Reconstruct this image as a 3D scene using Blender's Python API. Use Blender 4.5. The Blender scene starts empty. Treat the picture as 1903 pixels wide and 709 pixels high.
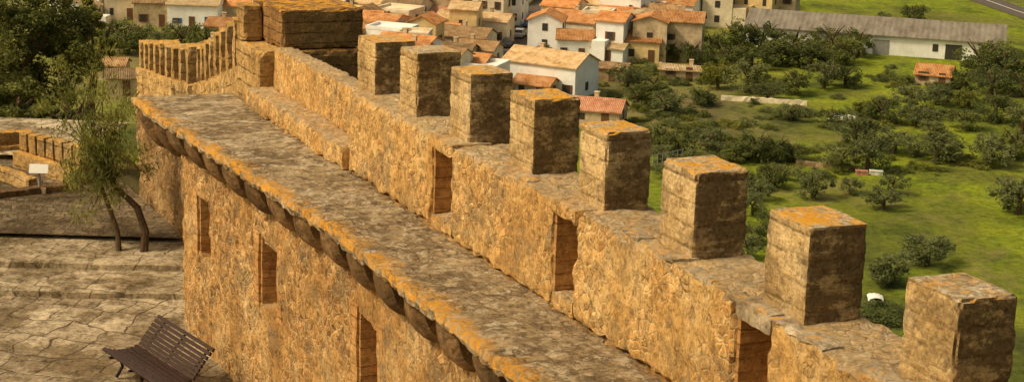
import bpy, math, random
from mathutils import Vector, Matrix, noise
random.seed(7)
scene=bpy.context.scene
COL=scene.collection
rad=math.radians
# ------------------------------------------------------------------ camera
F=3330.0; PITCH=14.4; ROLL=0.03
cam_d=bpy.data.cameras.new("camera"); cam=bpy.data.objects.new("camera",cam_d); COL.objects.link(cam)
cam_d.sensor_width=36; cam_d.lens=F/1903*36; cam_d.clip_end=8000; cam_d.clip_start=0.2
CAMR=Matrix.Rotation(rad(90-PITCH),4,'X')@Matrix.Rotation(ROLL,4,'Z')
cam.matrix_world=CAMR
scene.camera=cam
R3=CAMR.to_3x3()
def ray(px,py):
    return R3@Vector(((px-951.5)/F,(354.5-py)/F,-1.0))
def on_level(px,py,z):
    r=ray(px,py); return r*(z/r.z)
def at_range(px,py,d):
    return ray(px,py)*d
# ------------------------------------------------------------------ wall frame
U=Vector((-.3748,.9271,0)); V=Vector((.9271,.3748,0)); KS=.0425
def sm(x): x=max(0,min(1,x)); return x*x*(3-2*x)
def warp(s,t):
    w=max(0,min(1,(s-23)/10.8))
    if t<=6.96: a=-.63
    elif t>=7.93: a=0
    else: a=-.63+.63*(t-6.96)/.97
    return t+w*a
def W(s,t,h):
    if h>-5.7 and t>7.8: h+=.085*sm((s-11.5)/5)*min(1,(h+5.7)/1.18)
    return U*s+V*warp(s,t)+Vector((0,0,h-KS*s))
def terrain(x,y):
    s=-.3748*x+.9271*y; t=.9271*x+.3748*y
    zi=-11.35-1.4*sm((s-42)/18)-3.6*sm((s-58)/26)
    d=max(t-8.3,s-80,-s-30,-t-60)
    q=max(0,min(1,d/85)); k=1-(1-q)**2.2
    zv=-50+0.5*noise.noise(Vector((x*.012,y*.012,0)))
    return zi*(1-k)+zv*k
def ground(px,py):
    r=ray(px,py); d=100.0
    while d<900 and (r*d).z>terrain((r*d).x,(r*d).y): d+=3
    lo,hi=d-3,d
    for _ in range(12):
        m=(lo+hi)/2; p=r*m
        if p.z>terrain(p.x,p.y): lo=m
        else: hi=m
    p=r*hi; return Vector((p.x,p.y,terrain(p.x,p.y)))
# ------------------------------------------------------------------ mesh helpers
class MB:
    def __init__(s): s.v=[];s.f=[];s.a=[];s.key={}
    def vert(s,p,a=None):
        s.v.append(tuple(p)); s.a.append(tuple(a) if a is not None else tuple(p)); return len(s.v)-1
    def kvert(s,k,p,a):
        k=tuple(round(c,4) for c in k)
        if k in s.key: return s.key[k]
        i=s.vert(p,a); s.key[k]=i; return i
    def box(s,x0,x1,y0,y1,z0,z1,M=None):
        b=len(s.v)
        for z in (z0,z1):
            for x,y in ((x0,y0),(x1,y0),(x1,y1),(x0,y1)):
                p=Vector((x,y,z)); s.vert(M@p if M else p,p)
        for q in ((0,3,2,1),(4,5,6,7),(0,1,5,4),(1,2,6,5),(2,3,7,6),(3,0,4,7)): s.f.append(tuple(b+i for i in q))
    def tube(s,pts,rs,n=7):
        rings=[]
        for i,p in enumerate(pts):
            p=Vector(p)
            d=(Vector(pts[min(i+1,len(pts)-1)])-Vector(pts[max(i-1,0)])).normalized()
            a=d.cross(Vector((0.3,1,.1))).normalized(); b=d.cross(a)
            rings.append([s.vert(p+(a*math.cos(2*math.pi*k/n)+b*math.sin(2*math.pi*k/n))*rs[i]) for k in range(n)])
        for A,B in zip(rings,rings[1:]):
            for k in range(n): s.f.append((A[k],A[(k+1)%n],B[(k+1)%n],B[k]))
        s.f.append(tuple(reversed(rings[0]))); s.f.append(tuple(rings[-1]))
    def block(s,fn,s0,s1,t0,t1,h0,h1,res=.08,amp=.03,seed=0,chip=0,low=1.3):
        ns=max(1,int((s1-s0)/res));nt=max(1,int((t1-t0)/res));nh=max(1,int((h1-h0)/res))
        def P(i,j,k):
            a=s0+(s1-s0)*i/ns;b=t0+(t1-t0)*j/nt;c=h0+(h1-h0)*k/nh
            key=(a,b,c)
            kk=tuple(round(q,4) for q in key)
            if kk in s.key: return s.key[kk]
            q=Vector((a+seed*3.7,b,c))
            d=noise.noise_vector(q*2.2)*amp*low+noise.noise_vector(q*7)*amp*.8
            m=(i in(0,ns))+(j in(0,nt))+(k in(0,nh))
            if chip and m>=2:
                ce=Vector(((s0+s1)/2-a,(t0+t1)/2-b,(h0+h1)/2-c)); 
                ce=Vector((ce.x if i in(0,ns) else 0, ce.y if j in(0,nt) else 0, ce.z if k in(0,nh) else 0))
                l=chip*(0.35+max(0,noise.noise(q*5+Vector((9,9,9))))*2.4)
                d+=Vector((math.copysign(l,ce.x) if ce.x else 0,math.copysign(l,ce.y) if ce.y else 0,math.copysign(l,ce.z) if ce.z else 0))
            return s.kvert(key,fn(a+d.x,b+d.y,c+d.z),(a,b,c))
        for i in range(ns):
            for j in range(nt):
                for k in (0,nh):
                    s.f.append((P(i,j,k),P(i+1,j,k),P(i+1,j+1,k),P(i,j+1,k)))
        for i in range(ns):
            for k in range(nh):
                for j in (0,nt):
                    s.f.append((P(i,j,k),P(i+1,j,k),P(i+1,j,k+1),P(i,j,k+1)))
        for j in range(nt):
            for k in range(nh):
                for i in (0,ns):
                    s.f.append((P(i,j,k),P(i,j+1,k),P(i,j+1,k+1),P(i,j,k+1)))
        s.key={}
    def mesh(s,name,mat,smooth=False,recalc=False):
        me=bpy.data.meshes.new(name); me.from_pydata(s.v,[],s.f)
        at=me.attributes.new("stl",'FLOAT_VECTOR','POINT')
        at.data.foreach_set("vector",[c for a in s.a for c in a])
        if recalc:
            import bmesh
            bm=bmesh.new(); bm.from_mesh(me); bmesh.ops.recalc_face_normals(bm,faces=bm.faces); bm.to_mesh(me); bm.free()
        me.materials.append(mat)
        if smooth: me.polygons.foreach_set("use_smooth",[True]*len(me.polygons))
        me.update(); return me
def obj(name,data,parent=None,label=None,cat=None,group=None,kind=None,loc=None,rot=None):
    o=bpy.data.objects.new(name,data); COL.objects.link(o)
    if parent: o.parent=parent
    if label:o["label"]=label
    if cat:o["category"]=cat
    if group:o["group"]=group
    if kind:o["kind"]=kind
    if loc is not None:o.location=loc
    if rot is not None:o.rotation_euler=(0,0,rot)
    return o
def empty(name,label,cat,loc=(0,0,0),rot=0,group=None):
    o=obj(name,None,None,label,cat,group,None,loc,rot); o.empty_display_size=.3; return o
# ------------------------------------------------------------------ material helpers
class NT:
    def __init__(s,name,rough=.95):
        s.m=bpy.data.materials.new(name); s.m.use_nodes=True; s.t=s.m.node_tree; s.b=s.t.nodes["Principled BSDF"]
        s.b.inputs["Roughness"].default_value=rough; s.b.inputs["Specular IOR Level"].default_value=.15
    def node(s,ty,**k):
        n=s.t.nodes.new(ty)
        for a,b in k.items(): setattr(n,a,b)
        return n
    def put(s,i,v):
        if isinstance(v,bpy.types.NodeSocket): s.t.links.new(v,i)
        elif v is not None:
            if isinstance(v,(tuple,list)) and len(v)==3 and i.type=='RGBA': v=(*v,1)
            i.default_value=v
    def attr(s): return s.node("ShaderNodeAttribute",attribute_name="stl").outputs["Vector"]
    def pos(s): return s.node("ShaderNodeNewGeometry").outputs["Position"]
    def ocoord(s): return s.node("ShaderNodeTexCoord").outputs["Object"]
    def nrm(s): return s.node("ShaderNodeNewGeometry").outputs["Normal"]
    def noise(s,vec,sc,det=6,ro=.6,dist=0):
        n=s.node("ShaderNodeTexNoise"); s.put(n.inputs["Vector"],vec)
        n.inputs["Scale"].default_value=sc;n.inputs["Detail"].default_value=det;n.inputs["Roughness"].default_value=ro;n.inputs["Distortion"].default_value=dist
        return n.outputs["Fac"]
    def vor(s,vec,sc,feat='F1',rnd=1,out=None):
        n=s.node("ShaderNodeTexVoronoi",feature=feat); s.put(n.inputs["Vector"],vec); n.inputs["Scale"].default_value=sc
        n.inputs["Randomness"].default_value=rnd
        return n.outputs[out] if out else n.outputs["Distance"]
    def ramp(s,f,stops):
        n=s.node("ShaderNodeValToRGB"); s.put(n.inputs[0],f); e=n.color_ramp.elements
        while len(e)<len(stops): e.new(.5)
        for x,(p,c) in zip(e,stops):
            x.position=p; x.color=(c,c,c,1) if not isinstance(c,(tuple,list)) else (*c,1)
        return n.outputs[0]
    def mix(s,f,a,b,mode='MIX'):
        n=s.node("ShaderNodeMix",data_type='RGBA',blend_type=mode); s.put(n.inputs[0],f); s.put(n.inputs[6],a); s.put(n.inputs[7],b); return n.outputs[2]
    def math(s,op,a,b=None,clamp=False):
        n=s.node("ShaderNodeMath",operation=op,use_clamp=clamp); s.put(n.inputs[0],a)
        if b is not None: s.put(n.inputs[1],b)
        return n.outputs[0]
    def sep(s,v):
        n=s.node("ShaderNodeSeparateXYZ"); s.put(n.inputs[0],v); return n.outputs
    def scale(s,v,sc,rot=0):
        n=s.node("ShaderNodeMapping"); s.put(n.inputs[0],v); n.inputs["Scale"].default_value=sc; n.inputs["Rotation"].default_value=(0,0,rot); return n.outputs[0]
    def warpv(s,v,sc,amt,det=2):
        n=s.node("ShaderNodeTexNoise"); s.put(n.inputs["Vector"],v); n.inputs["Scale"].default_value=sc; n.inputs["Detail"].default_value=det
        a=s.node("ShaderNodeVectorMath",operation='MULTIPLY_ADD'); s.put(a.inputs[0],n.outputs["Color"]); a.inputs[1].default_value=(amt,)*3; s.put(a.inputs[2],v)
        return a.outputs[0]
    def dot(s,v,c):
        n=s.node("ShaderNodeVectorMath",operation='DOT_PRODUCT'); s.put(n.inputs[0],v); n.inputs[1].default_value=c; return n.outputs["Value"]
    def fin(s,col,h=None,dist=.03,st=1):
        s.put(s.b.inputs["Base Color"],col)
        if h is not None:
            b=s.node("ShaderNodeBump"); b.inputs["Strength"].default_value=st; b.inputs["Distance"].default_value=dist
            s.put(b.inputs["Height"],h); s.put(s.b.inputs["Normal"],b.outputs[0])
        return s.m
def stone(name,c1,c2,c3,vs=5,course=None,endface=0,lichen=0,dark=.5,band=False,mortar=.5,bd=.04,grey=0,cellv=.5,pale=False,wp=.05,blot=0,line=.7):
    n=NT(name); p=n.attr(); pw=n.warpv(p,5,wp,3)
    big=n.noise(p,.9,7,.7)
    col=n.ramp(big,[(.36,c2),(.5,c1),(.64,c3)])
    patch=n.ramp(n.noise(p,1.1,5,.65),[(.40,.12),(.56,1)])
    if cellv:
        cell=n.vor(pw,vs,'F1',1,"Color"); cs=n.sep(cell)
        col=n.mix(n.math('MULTIPLY',patch,cellv),col,n.ramp(cs[0],[(0,(.48,.42,.38)),(.3,(.85,.8,.78)),(.7,(1.1,1.06,1.05)),(1,(1.4,1.42,1.5))]),'MULTIPLY')
        if pale: # some stones pinkish, some grey
            col=n.mix(n.math('MULTIPLY',patch,.4),col,n.ramp(cs[1],[(0,(.95,1.1,1.5)),(.35,(1,1,1)),(.7,(1,1,1)),(1,(1.08,.86,.9))]),'MULTIPLY')
    edge=n.vor(pw,vs,'DISTANCE_TO_EDGE')
    em=n.ramp(edge,[(.0,0),(.14,1)])
    inv=n.math('SUBTRACT',1,em)
    gm=n.math('MULTIPLY',inv,n.math('MULTIPLY',patch,mortar))
    if pale:
        col=n.mix(gm,col,(c3[0]*1.08,c3[1]*1.12,c3[2]*1.2))
        holes=n.math('MULTIPLY',n.ramp(n.noise(p,7,5,.7),[(.54,0),(.61,1)]),inv)
        col=n.mix(n.math('MULTIPLY',holes,.85),col,(.12,.065,.025))
        strk=n.ramp(n.noise(p,1.7,8,.75),[(.54,0),(.62,.4)])
        col=n.mix(strk,col,(.64,.48,.26))
    else: col=n.mix(gm,col,(c2[0]*.4,c2[1]*.34,c2[2]*.3))
    fine=n.noise(p,19,9,.85); mid=n.noise(p,6,8,.75)
    col=n.mix(.85,col,n.ramp(fine,[(.34,(.35,.28,.22)),(.48,(1,1,1)),(.66,(1.45,1.43,1.4))]),'MULTIPLY')
    col=n.mix(.65,col,n.ramp(mid,[(.34,(.45,.38,.3)),(.48,(1,1,1)),(.64,(1.25,1.22,1.17))]),'MULTIPLY')
    hgt=n.math('ADD',n.math('MULTIPLY',n.math('MULTIPLY',em,patch),.45),n.math('ADD',n.math('MULTIPLY',fine,.9),n.math('MULTIPLY',mid,.6)))
    if course:
        rowv=n.noise(n.scale(p,(1.6,1.6,9)),3.6,8,.75)
        col=n.mix(.55,col,n.ramp(rowv,[(.38,(.5,.43,.35)),(.48,(.97,.97,.97)),(.62,(1.22,1.2,1.12))]),'MULTIPLY')
        z=n.sep(n.warpv(p,3,.03,4))[2]
        fr=n.math('FRACT',n.math('MULTIPLY',n.math('ADD',z,50),1/course))
        ln=n.ramp(fr,[(0,1),(.05,.8),(.12,0)])
        ln=n.math('MULTIPLY',ln,n.ramp(n.noise(p,4,5,.7),[(.40,.1),(.56,1)]))
        col=n.mix(n.math('MULTIPLY',ln,line),col,(c2[0]*.3,c2[1]*.25,c2[2]*.2))
        hgt=n.math('SUBTRACT',hgt,n.math('MULTIPLY',ln,line))
        fl=n.math('FLOOR',n.math('MULTIPLY',n.math('ADD',z,50),1/course))
        wn=n.node("ShaderNodeTexWhiteNoise",noise_dimensions='1D'); n.put(wn.inputs["W"],fl)
        col=n.mix(.5,col,n.ramp(wn.outputs["Value"],[(0,(.62,.55,.47)),(1,(1.15,1.12,1.05))]),'MULTIPLY')
    st=n.noise(p,1.7,9,.75)
    col=n.mix(n.ramp(st,[(.50,0),(.60,dark)]),col,(.11,.072,.038))
    spots=n.ramp(n.noise(p,9,6,.7),[(.56,0),(.64,dark)])
    col=n.mix(spots,col,(.085,.055,.03))
    if blot:
        bl_=n.ramp(n.noise(p,4.5,9,.8),[(.50,0),(.56,blot)]); col=n.mix(bl_,col,(.145,.10,.055))
        b2=n.ramp(n.noise(p,5.5,9,.8),[(.53,0),(.58,blot)]); col=n.mix(b2,col,(.66,.55,.37))
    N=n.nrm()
    if endface:  # near end faces: dark staining plus their shade, both painted into the colour
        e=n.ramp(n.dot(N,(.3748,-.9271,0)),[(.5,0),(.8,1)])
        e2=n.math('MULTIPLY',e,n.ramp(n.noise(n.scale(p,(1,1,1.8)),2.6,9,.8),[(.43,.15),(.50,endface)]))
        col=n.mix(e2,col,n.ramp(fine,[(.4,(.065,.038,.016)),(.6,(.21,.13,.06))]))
    if grey:
        up=n.ramp(n.sep(N)[2],[(.5,0),(.8,1)])
        g=n.math('MULTIPLY',up,n.ramp(n.noise(p,2.5,6,.65),[(.35,grey*.3),(.55,grey)]))
        gc=n.ramp(n.noise(p,14,8,.8),[(.38,(.16,.115,.065)),(.5,(.46,.36,.22)),(.6,(.76,.67,.50))])
        col=n.mix(g,col,gc)
    if lichen:
        up=n.ramp(n.sep(N)[2],[(.4,.0),(.75,1)])
        l=n.math('MULTIPLY',up,n.ramp(n.noise(p,4.6,10,.85),[(.54-.10*lichen,0),(.58-.06*lichen,1)]))
        col=n.mix(l,col,n.mix(n.noise(p,20,3),(.62,.24,.008),(.88,.47,.06)))
    if band:
        tt=n.sep(p)[1]
        bn=n.math('ADD',tt,n.math('MULTIPLY',n.math('SUBTRACT',n.noise(p,2.2,9,.8),.5),1.7))
        bm_=n.ramp(n.math('SUBTRACT',bn,6.4),[(.18,1),(.46,0)])
        bm_=n.math('MULTIPLY',bm_,n.ramp(n.noise(p,9,10,.85),[(.43,.0),(.51,1)]))
        up=n.ramp(n.sep(N)[2],[(-.1,0),(.35,1)])
        col=n.mix(n.math('MULTIPLY',bm_,up),col,n.mix(n.noise(p,20,3),(.62,.24,.008),(.90,.47,.06)))
    return n.fin(col,hgt,bd,1)
m_rubble=stone("rubble_ochre",(.64,.385,.13),(.50,.28,.085),(.72,.50,.22),vs=10,dark=.4,mortar=.65,bd=.045,grey=.55,pale=True,cellv=.75)
m_lower=stone("rubble_lower",(.56,.32,.105),(.39,.205,.065),(.66,.45,.20),vs=8,dark=.5,mortar=.8,bd=.06,cellv=1,pale=True)
m_recess_shade=stone("rubble_recess_shade",(.35,.21,.08),(.23,.13,.05),(.44,.30,.14),vs=7,dark=.6,mortar=.6,bd=.06,cellv=.95,pale=True)  # darker copy of the lower rubble, shade of the recess put into its colours
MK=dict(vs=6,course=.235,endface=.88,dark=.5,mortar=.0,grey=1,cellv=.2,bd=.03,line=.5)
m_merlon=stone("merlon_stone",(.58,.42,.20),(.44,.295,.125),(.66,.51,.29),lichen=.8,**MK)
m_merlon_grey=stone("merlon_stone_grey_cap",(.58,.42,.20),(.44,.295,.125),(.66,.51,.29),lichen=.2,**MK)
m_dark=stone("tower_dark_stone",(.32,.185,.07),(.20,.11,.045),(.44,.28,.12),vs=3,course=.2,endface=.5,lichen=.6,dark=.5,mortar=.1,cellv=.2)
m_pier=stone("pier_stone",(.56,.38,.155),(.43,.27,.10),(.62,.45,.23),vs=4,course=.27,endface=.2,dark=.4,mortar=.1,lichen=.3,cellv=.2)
m_walk=stone("walkway_flagstone",(.43,.32,.175),(.30,.215,.115),(.57,.455,.295),vs=5.2,dark=.55,mortar=.5,bd=.05,band=True,cellv=.5,wp=.12,blot=.75)
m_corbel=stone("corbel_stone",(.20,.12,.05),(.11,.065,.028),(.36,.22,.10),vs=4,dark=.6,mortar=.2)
m_brick=stone("niche_brick",(.52,.29,.105),(.42,.22,.075),(.60,.38,.165),vs=3,course=.14,dark=.25,mortar=.0,bd=.02,cellv=0)
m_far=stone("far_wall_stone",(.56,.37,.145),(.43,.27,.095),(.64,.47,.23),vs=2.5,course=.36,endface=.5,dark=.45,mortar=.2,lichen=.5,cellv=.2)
m_coping=stone("coping_slab",(.48,.38,.24),(.34,.26,.15),(.64,.54,.38),vs=2,dark=.4,mortar=.1,lichen=.2,cellv=.2,blot=.4)
def paver(name,bw,bh,cA,cB,gap,bd,xrot=0,dm=.8):
    n=NT(name); p=n.pos(); pw=n.scale(n.warpv(n.warpv(p,.7,.9,2),4,.18,5),(1,1,0),xrot)
    b=n.node("ShaderNodeTexBrick"); n.put(b.inputs["Vector"],pw); b.offset=.37; b.squash=.6; b.squash_frequency=3
    for k,v in (("Color1",(0,0,0,1)),("Color2",(1,1,1,1)),("Mortar",(.5,.5,.5,1)),("Scale",1),("Mortar Size",gap),("Mortar Smooth",.7),("Bias",0),("Brick Width",bw),("Row Height",bh)): b.inputs[k].default_value=v
    col=n.mix(b.outputs["Color"],cA,cB)
    f=n.noise(p,14,9,.85); g=n.noise(p,.5,8,.75); m=n.noise(p,3.5,8,.8)
    col=n.mix(.8,col,n.ramp(f,[(.34,(.5,.46,.42)),(.5,(1,1,1)),(.64,(1.28,1.26,1.22))]),'MULTIPLY')
    col=n.mix(.85,col,n.ramp(m,[(.38,(.4,.35,.28)),(.5,(1,1,1)),(.60,(1.3,1.27,1.22))]),'MULTIPLY')
    col=n.mix(.9,col,n.ramp(g,[(.42,(.42,.36,.27)),(.54,(1.12,1.09,1.05))]),'MULTIPLY')
    mo=n.math('MULTIPLY',b.outputs["Fac"],n.ramp(n.noise(p,2.5,5,.7),[(.4,.4),(.56,dm)]))
    col=n.mix(mo,col,(.09,.062,.032))
    return n.fin(col,n.math('SUBTRACT',n.math('MULTIPLY',n.math('ADD',f,m),.6),n.math('MULTIPLY',mo,.5)),bd)
m_pave=paver("paving_slabs",.85,.85,(.31,.25,.165),(.50,.42,.29),.03,.035,.25,.95)
m_step=paver("step_slabs",.95,.95,(.34,.28,.18),(.52,.435,.30),.025,.03,.2,.85)
m_cobble=paver("cobbles",.26,.24,(.14,.108,.065),(.25,.195,.12),.03,.045,.1)
# ground
n=NT("grassland"); p=n.pos()
a=n.noise(p,.02,5,.6,.8); b=n.noise(p,.10,8,.75); c=n.noise(p,1.1,8,.8)
col=n.ramp(a,[(.36,(.078,.092,.020)),(.45,(.135,.165,.018)),(.53,(.19,.24,.014)),(.60,(.14,.165,.022)),(.68,(.11,.115,.026))])
col=n.mix(.95,col,n.ramp(b,[(.36,(.38,.42,.5)),(.47,(.95,.95,.95)),(.62,(1.3,1.2,1))]),'MULTIPLY')
col=n.mix(.85,col,n.ramp(c,[(.35,(.4,.4,.4)),(.6,(1.35,1.3,1.1))]),'MULTIPLY')
bare=n.ramp(n.noise(p,.045,8,.78),[(.54,0),(.64,.6)])
col=n.mix(bare,col,(.24,.185,.075))
sp=n.sep(p)
near_town=n.math('MULTIPLY',n.ramp(n.math('MULTIPLY',n.math('SUBTRACT',60,sp[0]),.02),[(.3,0),(.7,1)]),n.ramp(n.math('MULTIPLY',n.math('SUBTRACT',sp[1],215),.02),[(0,0),(.5,1)]))
col=n.mix(n.math('MULTIPLY',near_town,n.ramp(b,[(.38,.1),(.6,.8)])),col,(.20,.145,.075))
hill=n.ramp(n.math('MULTIPLY',n.math('ADD',sp[2],40),.05),[(.2,0),(.7,1)])
col=n.mix(hill,col,n.ramp(b,[(.36,(.07,.075,.02)),(.5,(.16,.12,.05)),(.62,(.30,.22,.11))]))
m_grass=n.fin(col,c,.3,.6)
def plain(name,c,rough=.8,var=.25,sc=1.5):
    n=NT(name,rough); p=n.pos(); f=n.noise(p,sc,7,.7)
    lo=1-var*1.6; hi=1+var*.6
    return n.fin(n.mix(1,c,n.ramp(f,[(.3,(lo,lo,lo*.95)),(.65,(hi,hi,hi))]),'MULTIPLY'),f,.02,.3)
m_asph=plain("asphalt",(.12,.10,.08),.9,.2)
m_pale=plain("pale_dust",(.30,.23,.14),.95,.3)
walls={'cream':plain("render_cream",(.78,.66,.46),.9,.22,.5),'white':plain("render_white",(.88,.86,.80),.9,.12,.5),
 'tan':plain("render_tan",(.60,.46,.28),.9,.35,.6),'brown':plain("render_brown",(.36,.25,.135),.9,.35,.7),'yellow':plain("render_yellow",(.76,.56,.26),.9,.2,.6)}
def tile(name,a,b,c):
    n=NT(name); p=n.ocoord(); oi=n.node("ShaderNodeObjectInfo").outputs["Random"]
    w=n.node("ShaderNodeTexWave",bands_direction='X'); n.put(w.inputs[0],p); w.inputs["Scale"].default_value=1.3; w.inputs["Distortion"].default_value=1.2
    f=n.noise(n.pos(),.8,9,.8); col=n.ramp(f,[(.34,a),(.48,b),(.60,c)])
    col=n.mix(.4,col,n.ramp(w.outputs["Fac"],[(0,(.45,.4,.35)),(.6,(1.1,1.1,1.1))]),'MULTIPLY')
    col=n.mix(.85,col,n.ramp(oi,[(0,(.6,.66,.72)),(.5,(.97,.97,.97)),(1,(1.2,1.1,1))]),'MULTIPLY')
    return n.fin(col,w.outputs["Fac"],.06)
roofs={'orange':tile("tile_orange",(.26,.12,.045),(.58,.25,.085),(.68,.38,.17)),'ochre':tile("tile_ochre",(.30,.18,.07),(.58,.40,.20),(.70,.55,.34)),
 'brown':tile("tile_brown",(.15,.09,.04),(.33,.20,.095),(.47,.32,.165)),'red':tile("tile_red",(.36,.14,.07),(.58,.26,.14),(.66,.36,.22))}
n=NT("fibre_cement_roof"); p=n.ocoord(); w=n.node("ShaderNodeTexWave",bands_direction='X'); n.put(w.inputs[0],p); w.inputs["Scale"].default_value=.35; w.inputs["Distortion"].default_value=.3
f=n.noise(n.scale(p,(1,.25,1)),.6,8,.7); col=n.ramp(f,[(.3,(.13,.11,.08)),(.5,(.22,.19,.145)),(.7,(.31,.27,.21))])
m_ware=n.fin(n.mix(.35,col,n.ramp(w.outputs["Fac"],[(0,(.6,.6,.6)),(1,(1.1,1.1,1.1))]),'MULTIPLY'))
m_glass=plain("window_dark",(.06,.052,.045),.3,.1)
m_shut=plain("shutter_brown",(.16,.08,.04),.6,.2)
m_blue=plain("shutter_blue",(.06,.13,.30),.6,.2)
m_green=plain("shutter_green",(.04,.08,.04),.6,.2)
m_wood=NT("bench_wood",.5); p=m_wood.pos(); f=m_wood.noise(m_wood.scale(p,(3,3,12)),6,6,.7)
m_wood=m_wood.fin(m_wood.ramp(f,[(.3,(.020,.011,.008)),(.55,(.050,.028,.020)),(.75,(.11,.068,.048))]),f,.004)
m_iron=plain("bench_iron",(.02,.015,.013),.5,.2,20)
m_white=plain("white_board",(.8,.78,.72),.6,.05,5)
m_grey=plain("grey_metal",(.3,.29,.26),.5,.15,4)
m_tyre=plain("tyre",(.02,.02,.02),.8,.1)
def leafmat(name,a,b,c):
    n=NT(name,.75); p=n.pos(); f=n.noise(p,1.1,3,.6); 
    oi=n.node("ShaderNodeObjectInfo").outputs["Random"]
    g=n.noise(p,9,2)
    col=n.ramp(n.math('ADD',n.math('MULTIPLY',f,.6),n.math('MULTIPLY',g,.4)),[(.38,a),(.5,b),(.6,c)])
    col=n.mix(.7,col,n.ramp(oi,[(0,(.6,.65,.65)),(.5,(1,1,1)),(1,(1.4,1.3,1.05))]),'MULTIPLY')
    n.b.inputs["Specular IOR Level"].default_value=.25
    n.fin(col)
    tr=n.node("ShaderNodeBsdfTranslucent"); n.put(tr.inputs[0],col); ms=n.node("ShaderNodeMixShader"); ms.inputs[0].default_value=.4
    n.t.links.new(n.b.outputs[0],ms.inputs[1]); n.t.links.new(tr.outputs[0],ms.inputs[2]); n.t.links.new(ms.outputs[0],n.t.nodes["Material Output"].inputs[0])
    return n.m
m_leafn=leafmat("foliage_near",(.10,.11,.026),(.185,.195,.042),(.31,.30,.07))
m_leafd=leafmat("foliage_dark",(.070,.085,.026),(.125,.148,.038),(.205,.22,.058))
m_leafo=leafmat("foliage_olive",(.11,.13,.046),(.18,.20,.070),(.27,.28,.105))
m_leafl=leafmat("foliage_yellow_green",(.11,.12,.024),(.185,.195,.035),(.27,.27,.052))
m_bark=NT("bark"); p=m_bark.ocoord(); f=m_bark.noise(m_bark.scale(p,(4,4,1)),5,7,.7)
m_bark=m_bark.fin(m_bark.ramp(f,[(.35,(.04,.026,.014)),(.6,(.13,.085,.045))]),f,.03)
# ------------------------------------------------------------------ terrain
def spread(lo,hi,step,far):
    c=[];x=lo
    while x<=hi: c.append(x); x+=step
    st=step
    while c[-1]<far: st*=1.35; c.append(c[-1]+st)
    st=step
    while c[0]>-far: st*=1.35; c.insert(0,c[0]-st)
    return c
xs=spread(-120,160,2.5,4000); ys=spread(-40,420,2.5,4500)
mb=MB(); 
for y in ys:
    for x in xs: mb.vert((x,y,terrain(x,y)))
nx=len(xs)
for j in range(len(ys)-1):
    for i in range(nx-1): mb.f.append((j*nx+i,j*nx+i+1,(j+1)*nx+i+1,(j+1)*nx+i))
obj("terrain",mb.mesh("terrain",m_grass,True),label="green valley fields falling away below the castle hill",kind="structure",cat="ground")
def strip(name,pts,w,mat,lift,label,cat):
    mb=MB(); P=[]
    for a,b in zip(pts,pts[1:]):
        k=max(2,int((b-a).length/3))
        for i in range(k): P.append(a.lerp(b,i/k))
    P.append(pts[-1]); prev=None
    for i,p in enumerate(P):
        d=(P[min(i+1,len(P)-1)]-P[max(0,i-1)]); d.z=0; d.normalize(); q=Vector((d.y,-d.x,0))
        row=[]
        for k in range(5):
            r=p+q*(k/4-.5)*w; row.append(mb.vert((r.x,r.y,terrain(r.x,r.y)+lift)))
        if prev:
            for k in range(4): mb.f.append((prev[k],row[k],row[k+1],prev[k+1]))
        prev=row
    return obj(name,mb.mesh(name,mat,True),label=label,kind="structure",cat=cat)
st=[ground(*q) for q in ((870,160),(905,128),(945,95),(980,62),(1005,30),(1035,0),(1075,-40))]
strip("street",st,7.0,m_asph,.10,"narrow asphalt street running between village houses","road")
strip("pavement",[p+Vector((-4.6,0,0)) for p in st],1.2,m_pale,.20,"pale pavement beside the village street","pavement")
strip("pavement",[p+Vector((4.6,0,0)) for p in st],1.2,m_pale,.20,"pale pavement beside the village street","pavement")
rd=[ground(*q) for q in ((1780,-40),(1830,0),(1880,18),(1960,45),(2100,90))]
strip("country_road",rd,7,m_asph,.10,"grey asphalt country road across the fields","road")
strip("country_road_line",[p for p in rd],.25,m_white,.13,"white painted line along the country road","road marking")
# ------------------------------------------------------------------ castle wall
G_WALL=empty("castle_wall","ochre rubble castle wall with walkway, corbels and square merlons","wall")
niches=[(9.0,9.62),(13.35,13.97),(17.7,18.35),(21.8,22.6)]
HT=-4.52; HW=-5.70
mb=MB(); cur=3.0
for a,b in niches+[(26.6,None)]:
    mb.block(W,cur,a,7.93,8.85,HW,HT,.065,.04,chip=.03,low=.5)
    if b:
        mb.block(W,a,b,7.95,8.85,HW,HW+.16,.075,.03)
        mb.block(W,a,b,8.45,8.85,HW+.16,HT-.02,.075,.03)
        cur=b
mb.block(W,26.6,33.0,8.35,8.75,HW,-4.66,.075,.03,chip=.02,low=.6)
obj("parapet",mb.mesh("parapet",m_rubble,recalc=True),G_WALL,label="crumbling ochre rubble parapet with narrow openings")
mb=MB(); mb.block(W,26.62,33.0,7.85,8.34,HW,-5.36,.07,.03,chip=.02,low=.6)
obj("ledge",mb.mesh("ledge",m_rubble,recalc=True),G_WALL,label="low stone ledge along the inner foot of the parapet")
for a,b in niches:
    mb=MB(); mb.block(W,a-.02,b+.02,7.92,8.5,HT-.15,HT+.01,.05,.016,seed=a,chip=.012)
    obj("lintel",mb.mesh("lintel",m_coping if a<15 else m_rubble,recalc=True),G_WALL)
    mb=MB()
    mb.block(W,b-.05,b+.01,7.97,8.44,HW+.17,HT-.16,.05,.006)
    mb.block(W,a,b-.06,8.40,8.46,HW+.17,HT-.16,.05,.006)
    obj("opening_lining",mb.mesh("opening_lining",m_brick,recalc=True),G_WALL)
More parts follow.
